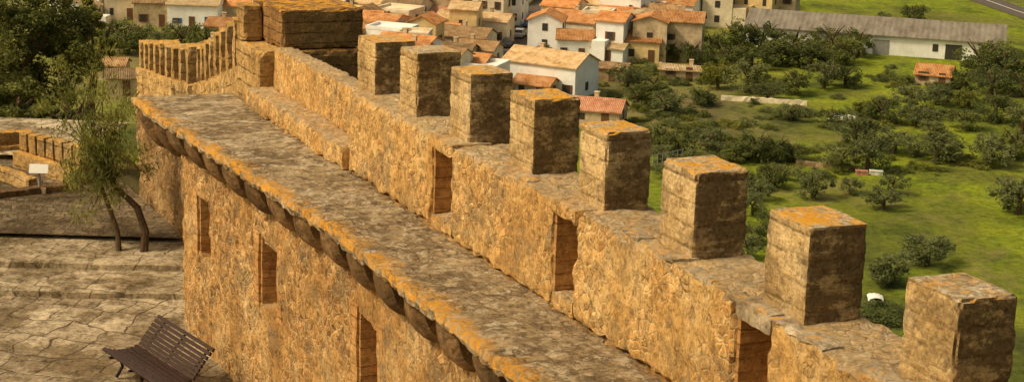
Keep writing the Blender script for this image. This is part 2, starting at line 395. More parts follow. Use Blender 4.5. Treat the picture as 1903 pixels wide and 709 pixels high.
for s,t,l,w in ((16.2,8.05,.5,.22),(15.3,8.0,.4,.3),(12.4,7.98,.9,.22),(19.3,8.05,.4,.2),(11.3,8.0,.6,.2),(10.4,8.0,.7,.25),(14.5,8.0,.5,.16),(13.4,7.98,.7,.2)):
    mb=MB(); mb.block(W,s,s+l,t-.06,t+w-.06,HT-.03,HT+.035,.05,.02,seed=s,chip=.02)
    obj("coping_stone",mb.mesh("coping_stone",m_coping,recalc=True),G_WALL)
random.seed(3)
dt={1:.05,2:.06,3:.05,4:.10,5:.09,6:.09,7:-.02}
for k in range(-1,8):
    sf=11.68+2.2*k; top=-3.67+random.uniform(-.01,.01)+dt.get(k,0); L=.72+random.uniform(-.02,.04); w=.565
    if k==0: top-=.02
    if k>=4: w=.62; L=.80
    if k==6: w=.68
    if k==7: w=.66; L=.95
    t0=8.2+random.uniform(-.02,.02)
    if k in (1,2): t0-=.04; w+=.04
    z0=HT-.1; c=.235
    # courses of dressed stone, each worn back a few millimetres from its neighbour
    def FM(s,t,h,k=k,sc=(sf-L/2),tc=(t0+w/2)):
        r=(h+50)/c; i=math.floor(r); f=r-i
        g=.010*max(0,1-min(f,1-f)/.12)+.007*noise.noise(Vector((i*3.3,k*5.1,0)))
        return W(s-math.copysign(g,s-sc),t-math.copysign(g,t-tc),h)
    mb=MB(); mb.block(FM,sf-L,sf,t0,t0+w,z0,top,.03,.010,seed=k,chip=.016,low=.5)
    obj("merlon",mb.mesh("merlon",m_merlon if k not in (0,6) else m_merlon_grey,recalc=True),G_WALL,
        label="square stone merlon, end darkened by weathering and painted shade, "+("grey speckled cap" if k in (0,6) else "orange lichen on top"))
mb=MB(); mb.block(W,3,34.8,6.56,7.96,HW-.17,HW,.065,.034,chip=.04,low=.7)
obj("walkway",mb.mesh("walkway",m_walk,recalc=True),G_WALL,label="worn flagstone wall walk edged with orange lichen")
mb=MB(); nl=[(17.6,18.5),(21.9,22.8),(26.55,27.45),(30.4,31.2)]; TF=6.96; cur=3.0
n0,n1=-8.05,-6.95
for a,b in nl+[(32.3,None)]:
    mb.block(W,cur,a,TF,7.55,-13,HW-.17,.085,.045,low=.9)
    if b:
        mb.block(W,a,b,TF,7.55,-13,n0,.11,.04); mb.block(W,a,b,TF,7.55,n1,HW-.17,.11,.04); cur=b
mb.block(W,3,32.8,7.56,8.3,-14,HW-.02,.22,.03)
mb.block(W,3,34.3,8.31,8.86,-14,HW-.02,.22,.03)
obj("lower_wall",mb.mesh("lower_wall",m_lower,recalc=True),G_WALL,label="rough rubble wall face with mortar and fallen plaster")
for a,b in nl:
    mb=MB(); mb.block(W,b-.06,b+.01,TF+.02,7.5,n0,n1,.06,.006); mb.block(W,a,b-.06,7.42,7.5,n0,n1,.06,.006)
    mb.block(W,b+.0,b+.26,TF-.02,TF+.2,n0-.05,n1+.1,.06,.015); mb.block(W,a-.2,a,TF-.0,TF+.2,n0-.05,n1+.1,.06,.015)
    obj("loophole",mb.mesh("loophole",m_brick,recalc=True),G_WALL,label="brick lined loophole recess in the rubble wall")
def corbel(s,r,w,tface):
    mb=MB(); N=9; prof=[(tface+.1,0)]
    for i in range(N+1):
        a=i/N*math.pi/2; prof.append((6.60+ (tface-6.58)*(1-math.cos(a)), -r*math.sin(a)))
    prof.append((tface+.1,-r))
    rows=[]; M=5
    for j in range(M+1):
        f=j/M; bul=1-.18*abs(2*f-1)**3
        rows.append([mb.vert(W(s+w*f,tface+.1-(tface+.1-t)*bul+noise.noise(Vector((s*3+f*3,t*5,h*5)))*.025,HW-.16+h*bul),(s+w*f,t,h)) for t,h in prof])
    m=len(prof)
    for A,B in zip(rows,rows[1:]):
        for i in range(m): mb.f.append((A[i],A[(i+1)%m],B[(i+1)%m],B[i]))
    mb.f.append(tuple(rows[0])); mb.f.append(tuple(reversed(rows[-1])))
    obj("corbel",mb.mesh("corbel",m_corbel,recalc=True),G_WALL)
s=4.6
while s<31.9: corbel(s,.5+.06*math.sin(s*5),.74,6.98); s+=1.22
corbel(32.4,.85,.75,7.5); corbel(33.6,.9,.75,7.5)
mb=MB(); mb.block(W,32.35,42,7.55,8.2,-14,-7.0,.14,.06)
obj("recessed_wall",mb.mesh("recessed_wall",m_recess_shade,recalc=True),G_WALL,label="recessed rubble wall behind the thin tree, shade painted into its colour")
G_T=empty("turret","brown block turret on the castle wall","tower")
mb=MB(); mb.block(W,32.85,36.2,8.76,10.15,-16,-4.72,.12,.03,chip=.03,low=.6)
obj("wall",mb.mesh("turret_wall",m_dark,recalc=True),G_T,label="dark stained block masonry")
mb=MB(); mb.block(W,32.95,35.3,8.50,10.12,-4.70,-3.95,.06,.016,chip=.025,low=.5)
obj("merlon",mb.mesh("turret_merlon",m_dark,recalc=True),G_T,label="broad dark merlon with orange lichen cap")
mb=MB(); mb.block(W,33.02,35.0,8.08,8.74,-12,-4.72,.08,.02,chip=.025,low=.6)
obj("pier",mb.mesh("pier",m_pier,recalc=True),G_T,label="yellow block pier closing the wall walk")
mb=MB(); mb.block(W,34.4,35.0,8.1,8.48,-4.71,-4.0,.07,.015,chip=.02)
obj("small_merlon",mb.mesh("small_merlon",m_pier,recalc=True),G_T)
def crenel(P0,P1,n,th,par,mh,ml,label,depth=4,seed=0,res=.11,amp=.025):
    G=empty("crenellated_wall",label,"wall")
    d=P1-P0; L=Vector((d.x,d.y,0)).length; sl=d.z/L; u=Vector((d.x,d.y,0)).normalized(); v=Vector((u.y,-u.x,0))
    fn=lambda s,t,h: P0+u*s+v*t+Vector((0,0,h+sl*s))
    mb=MB(); mb.block(fn,0,L,-th/2-.05,th/2+.15,-par-depth,0,.16,.07 if res>.1 else .03,seed=seed)
    obj("parapet",mb.mesh("parapet",m_far,recalc=True),G)
    sp=L/n
    for i in range(n):
        s=sp*(i+.25); hh=sl*(s+ml/2)
        f2=lambda a,t,h,s=s,hh=hh: P0+u*a+v*t+Vector((0,0,h+hh))
        mb=MB(); mb.block(f2,s,s+ml,-th/2,th/2,-.4,mh+random.uniform(-.06,.06)*mh,res,amp,seed=i+seed,chip=amp)
        obj("merlon",mb.mesh("far_merlon",m_far,recalc=True),G)
PA0=at_range(478,122,36);PA1=at_range(377,158,58);PA2=at_range(272,126,82)
crenel(PA0,PA1,9,.5,1,1.12,.66,"descending ochre curtain wall with spaced square merlons",6,1)
crenel(PA1,PA2,9,.8,1,1.25,.9,"farther crenellated curtain wall with lichen covered merlons",9,2)
crenel(at_range(42,278,44.2),at_range(158,312,42.6),7,.3,.35,.50,.30,"low pale crenellated garden wall beside the cobbled yard",.6,3,.07,.010)
crenel(at_range(-40,268,45),at_range(46,264,45.6),3,.4,.3,.30,.45,"low stub of crenellated stone wall",.8,4,.07,.010)
# ------------------------------------------------------------------ courtyard
def poly(name,pts,z,mat,label,cat="courtyard"):
    mb=MB(); t=[mb.vert((x,y,z)) for x,y in pts]; mb.f.append(tuple(t))
    return obj(name,mb.mesh(name,mat),label=label,kind="structure",cat=cat)
def xr(y,t=7.4): return (t-.3748*y)/.9271
FZ=-11.1
mb=MB(); NX,NY=90,90
for j in range(NY+1):
    y=6+(34-6)*j/NY
    for i in range(NX+1):
        x=-26+(xr(y)+26)*i/NX; mb.vert((x,y,FZ+.05*noise.noise(Vector((x*.6,y*.6,0)))+.02*noise.noise(Vector((x*2,y*2,3)))))
for j in range(NY):
    for i in range(NX): a=j*(NX+1)+i; mb.f.append((a,a+1,a+NX+2,a+NX+1))
obj("courtyard",mb.mesh("courtyard",m_pave,True),label="worn irregular stone paving of the castle yard",kind="structure",cat="courtyard")
yy=33.7; ft=lambda a,b,c: Vector((a,b+.04*(a+8)+.10*noise.noise(Vector((a*.35,7,0))),c))
for i,(dy,hh) in enumerate(((1.5,.13),(2.2,.26))):
    mb=MB(); mb.block(ft,-20,xr(yy)+.6,yy,yy+dy+.1,FZ-.2,FZ+hh,.12,.012,seed=i,chip=.015,low=.6)
    obj("stone_step",mb.mesh("stone_step",m_step,recalc=True),label="long low worn limestone step across the yard",cat="step",kind="structure",group="yard steps")
    yy+=dy
poly("cobbled_yard",[(-40,36.9),(xr(36.9),36.9),(xr(46,6.5),46),(-40,46)],FZ+.36,m_cobble,"dark cobbled upper yard")
poly("terrace",[(-40,43.4),(-11.2,43.4),(-10.4,47.5),(-40,49)],FZ+.50,m_step,"pale stone terrace behind the low yard wall","terrace")
def lowwall(P0,P1,h,w,label,mat=None,base=-.2):
    u=(P1-P0); L=u.length; u.normalize(); v=Vector((u.y,-u.x,0))
    fn=lambda a,b,c: P0+u*a+v*b+Vector((0,0,c))
    mb=MB(); mb.block(fn,0,L,-w/2,w/2,base,h,.1,.02,chip=.02,seed=h)
    obj("low_wall",mb.mesh("low_wall",mat or m_corbel,recalc=True),label=label,cat="wall")
lowwall(on_level(-20,368,FZ+.36),on_level(150,348,FZ+.36),.14,.3,"low rough stone kerb wall edging the cobbles")
lowwall(on_level(-20,322,FZ+.36),on_level(62,354,FZ+.36),.30,.22,"low rough stone wall crossing the yard",m_pier)
# ------------------------------------------------------------------ bench
B0=Vector((-6.32,29.95,FZ)); ux=Vector((.6,-.8,0)); uy=Vector((-.8,-.6,0))
G=empty("park_bench","dark brown slatted bench standing by the castle wall","bench",B0)
def bl(a,b,c): return ux*a+uy*b+Vector((0,0,c))
def slat(mb,b,c,ang,L=2.1,w=.064,th=.04):
    M=Matrix.Translation(bl(0,b,c))@Matrix(((ux.x,uy.x,0,0),(ux.y,uy.y,0,0),(0,0,1,0),(0,0,0,1)))@Matrix.Rotation(ang,4,'X')
    mb.box(0,L,-w/2,w/2,-th/2,th/2,M)
mb=MB()
for i in range(8):
    q=i/7; slat(mb,.86-.60*q,.43+.06*(abs(q-.55)*2)**2-.03*q,rad(-4+ (1-q)*-20+8*q))
obj("seat",mb.mesh("seat",m_wood,recalc=True),G)
mb=MB()
for i in range(8):
    q=i/7; slat(mb,.18-.28*q-.08*q*q,.48+.43*q,rad(-60+2*q))
obj("backrest",mb.mesh("backrest",m_wood,recalc=True),G)
for a in (.22,1.0,1.88):
    mb=MB(); P=lambda b,c: bl(a,b,c)
    mb.tube([P(.86,.40),P(.6,.37),P(.3,.36),P(.17,.41),P(.04,.60),P(-.22,.88)],[.025]*6,6)
    mb.tube([P(.66,.38),P(.62,.2),P(.74,.02)],[.03]*3,6); mb.tube([P(.22,.38),P(.16,.2),P(.0,.02)],[.03]*3,6)
    obj("leg",mb.mesh("leg",m_iron,recalc=True),G)
# ------------------------------------------------------------------ sign
p=on_level(74,357,FZ+.36)
G=empty("information_sign","small white tilted information board on a short post","sign",p)
mb=MB(); mb.box(-.17,.17,-.12,.12,0,.13); obj("base",mb.mesh("base",m_coping,recalc=True),G)
mb=MB(); mb.tube([(0,0,.1),(0,0,.5)],[.035,.035],8); obj("post",mb.mesh("post",m_grey,recalc=True),G)
mb=MB(); mb.box(-.22,.22,-.11,.11,-.012,.012,Matrix.Translation((0,-.02,.57))@Matrix.Rotation(rad(62),4,'X')); obj("board",mb.mesh("board",m_white,recalc=True),G)
# ------------------------------------------------------------------ trees
def crown(seed,rx,rz,cl,per,ls,cr=.33,flat=.75):
    rnd=random.Random(seed); mb=MB()
    for c in range(cl):
        while True:
            p=Vector((rnd.uniform(-1,1),rnd.uniform(-1,1),rnd.uniform(-1,1)))
            if .25<p.length<1: break
        p=p*(.75+.3*rnd.random())
        C=Vector((p.x*rx,p.y*rx,p.z*rz)); r=cr*rx*rnd.uniform(.45,1.2)
        for _ in range(per):
            q=Vector((rnd.gauss(0,1),rnd.gauss(0,1),rnd.gauss(0,1))).normalized()*r*(rnd.random()**.4)
            q.z*=flat; P=C+q
            a=Vector((rnd.gauss(0,1),rnd.gauss(0,1),rnd.gauss(0,.6))).normalized(); b=a.cross(Vector((rnd.gauss(0,.5),rnd.gauss(0,.5),rnd.gauss(0,1)))).normalized()
            l=ls*rnd.uniform(.6,1.4); w=l*.5
            i=len(mb.v)
            for v in (P-a*l,P-b*w,P+a*l,P+b*w): mb.vert(v)
            mb.f.append((i,i+1,i+2,i+3))
    return mb
def trunkmesh(seed,h,r,spread,lean=.15,limbs=4):
    rnd=random.Random(seed); mb=MB(); l=Vector((rnd.uniform(-1,1)*lean,rnd.uniform(-1,1)*lean,0))*h
    top=Vector((0,0,h*.5))+l*.6
    mb.tube([(0,0,-.4),(l.x*.2,l.y*.2,h*.2),top],[r*1.3,r,r*.75],7)
    for i in range(limbs):
        an=i*2*math.pi/limbs+rnd.random(); d=Vector((math.cos(an),math.sin(an),0))*spread
        mb.tube([top-Vector((0,0,.1)),top+d*.45+Vector((0,0,h*.2)),top+d*.9+Vector((0,0,h*.42))],[r*.6,r*.4,r*.15],5)
    return mb
tmpl=[]
for i in range(6):
    tmpl.append((trunkmesh(i,1.4,.10,.8).mesh("trunk",m_bark,recalc=True),
        [crown(50+i,1.0,(.6,.72,.66,.8,.58,.68)[i],(28,38,34,44,26,36)[i],85,.055,(.36,.32,.30,.30,.34,.31)[i]).mesh("crown",m,False) for m in (m_leafd,m_leafo,m_leafl)]))
bush=[[crown(80+i,1.0,.5,26,80,.055,.38).mesh("shrub",m,False) for m in (m_leafd,m_leafo,m_leafl)] for i in range(3)]
cnt=[0]
def tree(px,py,wpx,mat=0,name="olive_tree",label=None,hs=1.0):
    p=ground(px,py); D=p.length; r=wpx*.5*D/F*1.1; i=random.randrange(6); cnt[0]+=1
    lab=label or ("dark bushy evergreen tree in the valley" if mat==0 else "grey-green olive tree standing on the grass" if mat==1 else "yellow-green tree among the fields")
    G=empty(name,lab,"tree",p,random.uniform(0,6.28),"valley trees")
    hs*=random.uniform(.75,1.15); k=random.uniform(.82,1.2)
    t=obj("trunk",tmpl[i][0],G); t.scale=(r,r,r*hs)
    c=obj("crown",tmpl[i][1][mat],G); c.location=(0,0,r*(.6 if mat==0 else .8)*hs); c.scale=(r*k*1.1,r/k*1.1,r*hs)
def shrub(px,py,wpx,mat=0):
    p=ground(px,py); r=wpx*.5*p.length/F
    o=obj("shrub",bush[cnt[0]%3][mat],None,"low rounded shrub on the valley grass" if mat else "low dark shrub on the valley grass","shrub","valley shrubs",None,p+Vector((0,0,r*.22)),random.uniform(0,6.28)); o.scale=(r*random.uniform(.8,1.6),r*random.uniform(.8,1.3),r*random.uniform(.5,.95)); cnt[0]+=1
T=[(1240,112,60,0),(1285,118,60,0),(1345,122,70,0),(1395,128,75,0),(1450,122,85,0),(1505,128,85,0),(1555,118,75,0),(1595,105,60,0),(1320,98,55,0),(1262,88,50,0),(1420,100,70,0),(1370,100,70,0),(1480,100,80,0),(1540,98,70,0),(1590,88,60,0),(1215,105,45,1),
(1700,40,45,0),(1640,42,26,1),(1690,32,30,2),(1820,140,85,0),(1868,150,80,0),(1850,125,70,1),(1895,180,60,0),(1785,165,50,0),(1840,175,60,1),
(1165,165,55,1),(1210,170,50,0),(1185,200,50,0),(1235,215,55,1),(1300,195,60,0),(1385,172,70,1),(1335,165,60,2),(1425,185,50,1),(1480,175,60,0),(1530,165,60,1),
(1640,228,60,0),(1690,205,55,1),(1615,220,50,2),(1570,160,60,0),(1590,272,70,1),(1660,285,75,1),(1740,300,80,1),(1730,262,55,1),(1840,305,80,1),(1885,295,70,0),(1900,250,60,1),(1790,240,60,0),(1850,225,70,0),(1740,195,60,1),(1800,205,55,2),
(1365,300,60,0),(1400,298,70,0),(1440,302,60,0),(1472,300,50,0),(1315,285,65,1),(1262,290,60,0),(1222,275,60,0),(1225,300,50,1),(1290,310,45,1),(1245,330,50,0),
(1510,368,62,1),(1580,360,42,1),(1640,388,62,1),(1560,315,65,1),(1612,318,75,1),(1430,350,60,0),(1412,372,55,1),(1460,335,45,1),(1380,345,50,0),
(1655,528,85,1),(1722,492,90,1),(1892,398,85,1),(1432,430,55,0),(1392,480,55,1),(1398,400,50,1),(1400,450,60,0),(1660,360,45,1),(1700,235,60,1),(1545,230,50,0),(1470,225,45,1)]
for a in T: tree(*a)
for a in ((1605,592,60,0),(1640,600,70,0),(1670,590,60,0),(1612,572,55,1),(1648,575,50,0)): shrub(*a)
random.seed(11)
belts=[((1200,150),(1600,165)),((1560,210),(1903,230)),((1180,215),(1340,235)),((1480,300),(1903,290)),((1210,310),(1480,290)),((1330,355),(1440,330)),((1400,200),(1620,240)),((1640,150),(1903,190))]
for _ in range(250):
    if random.random()<.66:
        a,b=random.choice(belts); k=random.random(); x=a[0]+(b[0]-a[0])*k+random.gauss(0,12); y=a[1]+(b[1]-a[1])*k+random.gauss(0,8)
    else: x=random.uniform(1170,1920); y=random.uniform(125,330)
    shrub(x,y,random.uniform(12,50),random.choice([0,0,1,1,2,2]))
for x,y,w,m in ((1150,95,26,1),(1130,120,24,0),(1170,75,30,0),(1060,170,24,1),(1140,180,34,0),(1115,205,30,1),(1200,140,40,0),(1270,150,34,0),(1300,60,30,2),(1210,70,34,1),(1190,115,40,0),(1080,125,20,0),(1345,45,30,1),(1250,45,26,1),(1340,20,22,1),(1150,230,40,0),(1180,245,50,1),(1120,160,22,2),(1150,205,40,0)): shrub(x,y,w,m)
vt=((240,100,70,0),(265,88,60,0),(345,100,70,0),(385,98,60,0),(222,85,55,1),(318,92,50,1),(470,30,26,0),(1010,100,26,0),(1095,105,26,1),(1145,75,30,0),(840,75,22,0),(1190,30,30,0),(300,108,60,1),(1120,90,34,0),(1105,72,26,1))
for a in vt: tree(*a,name="village_tree",label="dark green tree between village houses")
def near_tree(px,D,pyc,rpx,zpx,seed,mat,cl,per,label,name):
    C=at_range(px,pyc,D); r=rpx*D/F; rz=zpx*D/F
    gz=terrain(C.x,C.y); G=empty(name,label,"tree",(C.x,C.y,gz))
    h=C.z-gz
    mb=trunkmesh(seed,max(1.5,h*1.4),.16,r*.7); obj("trunk",mb.mesh("trunk",m_bark,recalc=True),G)
    o=obj("crown",crown(seed,r,rz,cl,per,.07,.2).mesh("crown",mat),G); o.location=(0,0,h)
near_tree(45,58,85,150,140,21,m_leafn,140,250,"dense olive green evergreen tree beyond the cobbled yard","evergreen_tree")
near_tree(160,62,80,56,80,22,m_leafn,50,200,"smaller evergreen tree beyond the cobbled yard","evergreen_tree")
near_tree(20,54,200,90,50,23,m_leafn,45,220,"dusty green bush tree behind the low wall","evergreen_tree")
near_tree(135,53,225,60,30,24,m_leafo,22,200,"dusty green bush tree behind the low wall","evergreen_tree")
# thin tamarisk by the wall
p=on_level(262,478,FZ+.36); G=empty("tamarisk_tree","thin leaning feathery tree beside the rubble wall","tree",p)
def q(px,py,D=None): 
    return at_range(px,py,p.length)-p
mb=MB(); random.seed(4)
mb.tube([q(266,482),q(270,430),q(255,385),q(228,360),q(200,330),q(175,290),q(160,250)],[.10,.085,.075,.06,.05,.035,.02])
mb.tube([q(222,480),q(218,430),q(203,385),q(185,340),q(168,300),q(150,262)],[.07,.055,.05,.04,.03,.02])
tips=[]
for _ in range(56):
    k=random.random(); b=q(225-70*k,358-95*k); e=q(180+random.gauss(0,34),268+random.gauss(0,55)); e.y+=random.uniform(-.6,.6); m_=(b+e)/2+Vector((random.gauss(0,.08),random.gauss(0,.08),.1))
    mb.tube([b,m_,e],[.018,.012,.006],4); tips+= [e,e+Vector((random.gauss(0,.18),random.gauss(0,.18),.14))]
obj("trunk",mb.mesh("trunk",m_bark,recalc=True),G,label="two thin bent trunks with fine twigs")
mb=MB()
for tp in tips:
    sz=random.uniform(.08,.17); dr=Vector((random.gauss(0,.5)-.2,random.gauss(0,.5),.8)).normalized()
    for _ in range(72):
        P=tp+Vector((random.gauss(0,sz),random.gauss(0,sz),random.gauss(0,sz*.9)))
        a=(dr+Vector((random.gauss(0,.35),random.gauss(0,.35),random.gauss(0,.35)))).normalized()*random.uniform(.04,.09); b=Vector((random.gauss(0,.010),random.gauss(0,.010),.006))
        i=len(mb.v)
        for v in (P-a,P-b,P+a,P+b): mb.vert(v)
        mb.f.append((i,i+1,i+2,i+3))
obj("crown",mb.mesh("crown",m_leafn),G,label="feathery green foliage in tufts with gaps")
# ------------------------------------------------------------------ houses
mb=MB(); mb.box(-.45,.45,-.05,.03,0,1.2); wm=mb.mesh("window",m_glass,recalc=True)
def shutm(mat):
    mb=MB(); mb.box(-.8,-.47,-.08,.0,-.02,1.22); mb.box(.47,.8,-.08,.0,-.02,1.22); mb.box(-.6,.6,-.12,.0,-.12,-.03); return mb.mesh("shutter",mat,recalc=True)
sh={'brown':shutm(m_shut),'green':shutm(m_green),'blue':shutm(m_blue)}
mb=MB(); mb.box(-.5,.5,-.06,.03,0,2.1); doorm=mb.mesh("door",m_shut,recalc=True)
mb=MB(); mb.box(-.3,.3,-.3,.3,-.4,.9); mb.box(-.36,.36,-.36,.36,.9,1.0); chimm=mb.mesh("chimney",walls['tan'],recalc=True)
hr=random.Random(2); placed=[]
def house(px,py,w,d,e,r,rot,wall='cream',roof='orange',label=None,flat=False,shc='brown',floors=None,name="village_house",at=None):
    p=at or ground(px,py); 
    G=empty(name,label or f"{wall} rendered village house with {'parapet flat roof' if flat else roof+' tile roof'}","house",p,rad(rot),"village houses")
    cc=Matrix.Rotation(rad(rot),3,'Z')@Vector((0,d/2,0))+p; placed.append((cc.x,cc.y,max(w,d)/2))
    mb=MB(); z0=-3
    A=[(-w/2,0),(w/2,0),(w/2,d),(-w/2,d)]
    for x,y in A: mb.vert((x,y,z0))
    for x,y in A: mb.vert((x,y,e))
    for i in range(4): mb.f.append((i,(i+1)%4,4+(i+1)%4,4+i))
    if not flat:
        a=mb.vert((-w/2,d/2,e+r)); b=mb.vert((w/2,d/2,e+r)); mb.f.append((4,7,a)); mb.f.append((5,b,6))
    else: 
        mb.f.append((4,5,6,7))
    if at is not None and hr.random()<.4:
        ww=w*.5; mb.box(-w/2+.1,-w/2+ww,-2.4,-.02,-1,e*.55)
    obj("wall",mb.mesh("wall",walls[wall],recalc=True),G)
    o=.3; mb=MB()
    if flat:
        mb.box(-w/2-.05,w/2+.05,-.05,.25,e,e+.5);mb.box(-w/2-.05,w/2+.05,d-.25,d+.05,e,e+.5);mb.box(-w/2-.05,-w/2+.25,.25,d-.25,e,e+.5);mb.box(w/2-.25,w/2+.05,.25,d-.25,e,e+.5);mb.box(-w/2+.25,w/2-.25,.25,d-.25,e,e+.08)
        obj("roof",mb.mesh("roof",walls[wall],recalc=True),G)
    else:
        sl=r/(d/2)
        for (y0,y1,h0,h1) in ((-o,d/2,e-o*sl,e+r),(d+o,d/2,e-o*sl,e+r)):
            N=6
            for k in range(2):
                for i in range(N+1):
                    x=-w/2-o+(w+2*o)*i/N; 
                    mb.vert((x,y0 if k==0 else y1,(h0 if k==0 else h1)+.12+hr.uniform(-.03,.03)))
            b=len(mb.v)-2*(N+1)
            for i in range(N): mb.f.append((b+i,b+i+1,b+N+2+i,b+N+1+i))
            c=len(mb.v)
            for x,y,z in ((-w/2-o,y0,h0-.03),(w/2+o,y0,h0-.03),(w/2+o,y1,h1-.03),(-w/2-o,y1,h1-.03)): mb.vert((x,y,z))
            mb.f.append((c,c+1,c+2,c+3)); mb.f.append((b,b+N,c+1,c)); mb.f.append((b,b+N+1,c+3,c)); mb.f.append((b+N,b+2*N+1,c+2,c+1))
        ro=obj("roof",mb.mesh("roof",roofs[roof]),G)
        if w>5.5: c=obj("chimney",chimm,ro); c.location=(w*hr.uniform(-.3,.3),d*.6,e+r*.8)
    fl=floors or max(1,int(e/2.5)); 
    for f_ in range(fl):
        z=.9+2.6*f_
        nw=max(1,int(w/2.6))
        for i in range(nw):
            x=-w/2+w*(i+.5)/nw+hr.uniform(-.3,.3)
            if f_==0 and i==nw//2: q_=obj("door",doorm,G); q_.location=(x,0,0); continue
            if hr.random()<.12: continue
            q_=obj("window",wm,G); q_.location=(x,0,z); q_.scale=(hr.choice((.7,1,1)),1,hr.choice((.7,1,1)))
            if hr.random()<.5 or shc=='blue': s_=obj("shutter",sh[shc],q_)
        for sx,ro_ in ((-1,-90),(1,90)):
            nd=max(1,int(d/4))
            for i in range(nd):
                if hr.random()<.3: continue
                q_=obj("window",wm,G); q_.location=(sx*w/2,d*(i+.5)/nd,z); q_.rotation_euler=(0,0,rad(ro_))
H=[
(1000,178,11.5,7.5,4.6,1.5,-28,'white','ochre'),(985,186,5.5,4,2.2,.9,-25,'tan','orange'),(1105,236,6.5,5,2.2,1.2,-15,'tan','red'),
(1060,85,8,7,4.0,1.3,-25,'cream','orange'),(1035,62,6,7,4.6,1.2,-20,'cream','orange'),(1088,52,7,6,4.2,1.2,-25,'cream','ochre'),(1128,118,5,4,2.4,.6,-20,'white','ochre'),
(1172,75,8,5,2.4,1.1,-20,'brown','brown'),(1250,52,7,7,4.2,1.5,-22,'white','orange'),
(875,80,12,6,3.8,.9,-12,'cream','ochre'),(850,42,10,8,7,1.1,-8,'yellow','brown'),(925,46,8,8,6.6,1.0,-10,'white','ochre'),
(805,65,9,6,3.4,.9,-15,'white','red'),(855,106,8,6,3.2,1.2,-18,'cream','brown'),(800,98,8,6,3.2,1.2,-12,'tan','orange'),(750,112,7,6,3.2,1.1,-15,'cream','orange'),(875,125,7,5,2.8,1.0,-18,'cream','brown'),(830,130,7,5,2.8,1.0,-18,'tan','brown'),(780,135,7,5,2.8,1.0,-10,'tan','orange'),
(728,52,6,6,4.2,1.2,-5,'white','orange'),(683,58,5.5,6,4.6,.9,-5,'cream','ochre'),(690,88,7,6,3.6,1.1,-5,'tan','brown'),
(283,50,6,7,4,1.1,5,'tan','brown'),(225,38,5.5,6,4,1.1,5,'cream','brown'),(430,50,7,8,3.6,1.5,-18,'tan','orange'),(470,45,6,6,3.6,1.1,-5,'cream','orange'),(420,82,7,5,2.8,1.0,-10,'tan','orange'),
(1085,20,8,7,4.4,1.3,-20,'cream','orange'),(950,5,7,8,4.6,1.3,-10,'cream','orange'),(232,178,4.5,5,2.4,.9,12,'tan','brown'),(205,150,4,4,2.2,.8,0,'tan','brown')]
for h in H: house(*h)
house(358,54,8.5,6,4.0,.8,-3,'white','ochre',"white village house with blue shutters",shc='blue')
house(1150,58,7.5,8,5.6,0,-22,'white','ochre',"tall white flat-roofed village house",flat=True)
house(1205,48,6,7,4.0,0,-22,'white','ochre',"low white flat-roofed outbuilding",flat=True)
for a in vt:
    P_=ground(a[0],a[1]); placed.append((P_.x,P_.y,a[2]*.03))
sl_=[(p.x,p.y) for p in st]
def near_street(x,y,m=8.5):
    for (ax,ay),(bx,by) in zip(sl_,sl_[1:]):
        dx,dy=bx-ax,by-ay; k=max(0,min(1,((x-ax)*dx+(y-ay)*dy)/(dx*dx+dy*dy)))
        if math.hypot(x-ax-dx*k,y-ay-dy*k)<m: return True
    return False
for _ in range(2600):
    X=hr.uniform(-88,46); Y=hr.uniform(234,350); w=hr.choice((4.5,5.5,6.5,8,10)); d=hr.uniform(4.5,7)
    lim=(-4 if Y<275 else 46 if Y>318 else 26)
    if X>lim or X<-.245*Y or (Y<300 and X<-40) or near_street(X,Y+d/2,4.5+max(w,d)/2): continue
    if any(math.hypot(X-a,Y+d/2-b)<r+max(w,d)/2-2.5 for a,b,r in placed): continue
    if hr.random()<.13:
        placed.append((X,Y+2,2)); 
        P_=Vector((X,Y,terrain(X,Y))); G_=empty("village_tree","dark green tree between village houses","tree",P_,hr.uniform(0,6),"valley trees"); i=hr.randrange(6); r_=hr.uniform(1.4,2.6)
        a_=obj("trunk",tmpl[i][0],G_); a_.scale=(r_,)*3; a_=obj("crown",tmpl[i][1][hr.choice((0,0,1))],G_); a_.location=(0,0,r_*.8); a_.scale=(r_,)*3
        continue
    fl_=hr.random()<.18
    house(0,0,w,d,hr.choice((2.6,3.4,5.2,6.4)),0 if fl_ else hr.uniform(.7,1.3),hr.choice((0,0,90))+hr.uniform(-24,-2),hr.choice(('cream','cream','white','white','white','tan','yellow')),hr.choice(('orange','orange','orange','brown','ochre')),at=Vector((X,Y,terrain(X,Y))),flat=fl_)
house(1732,160,5.2,4.5,1.7,1.2,-20,'tan','orange',"small orange tiled field shed among trees",floors=1,name="field_shed")
house(1135,152,4.5,3.5,2,.6,-15,'brown','brown',"low brown shed in a village garden",floors=1,name="garden_shed")
house(1262,150,6,3,1.6,.5,-10,'tan','ochre',"low garden store with a faded roof",floors=1,name="garden_shed")
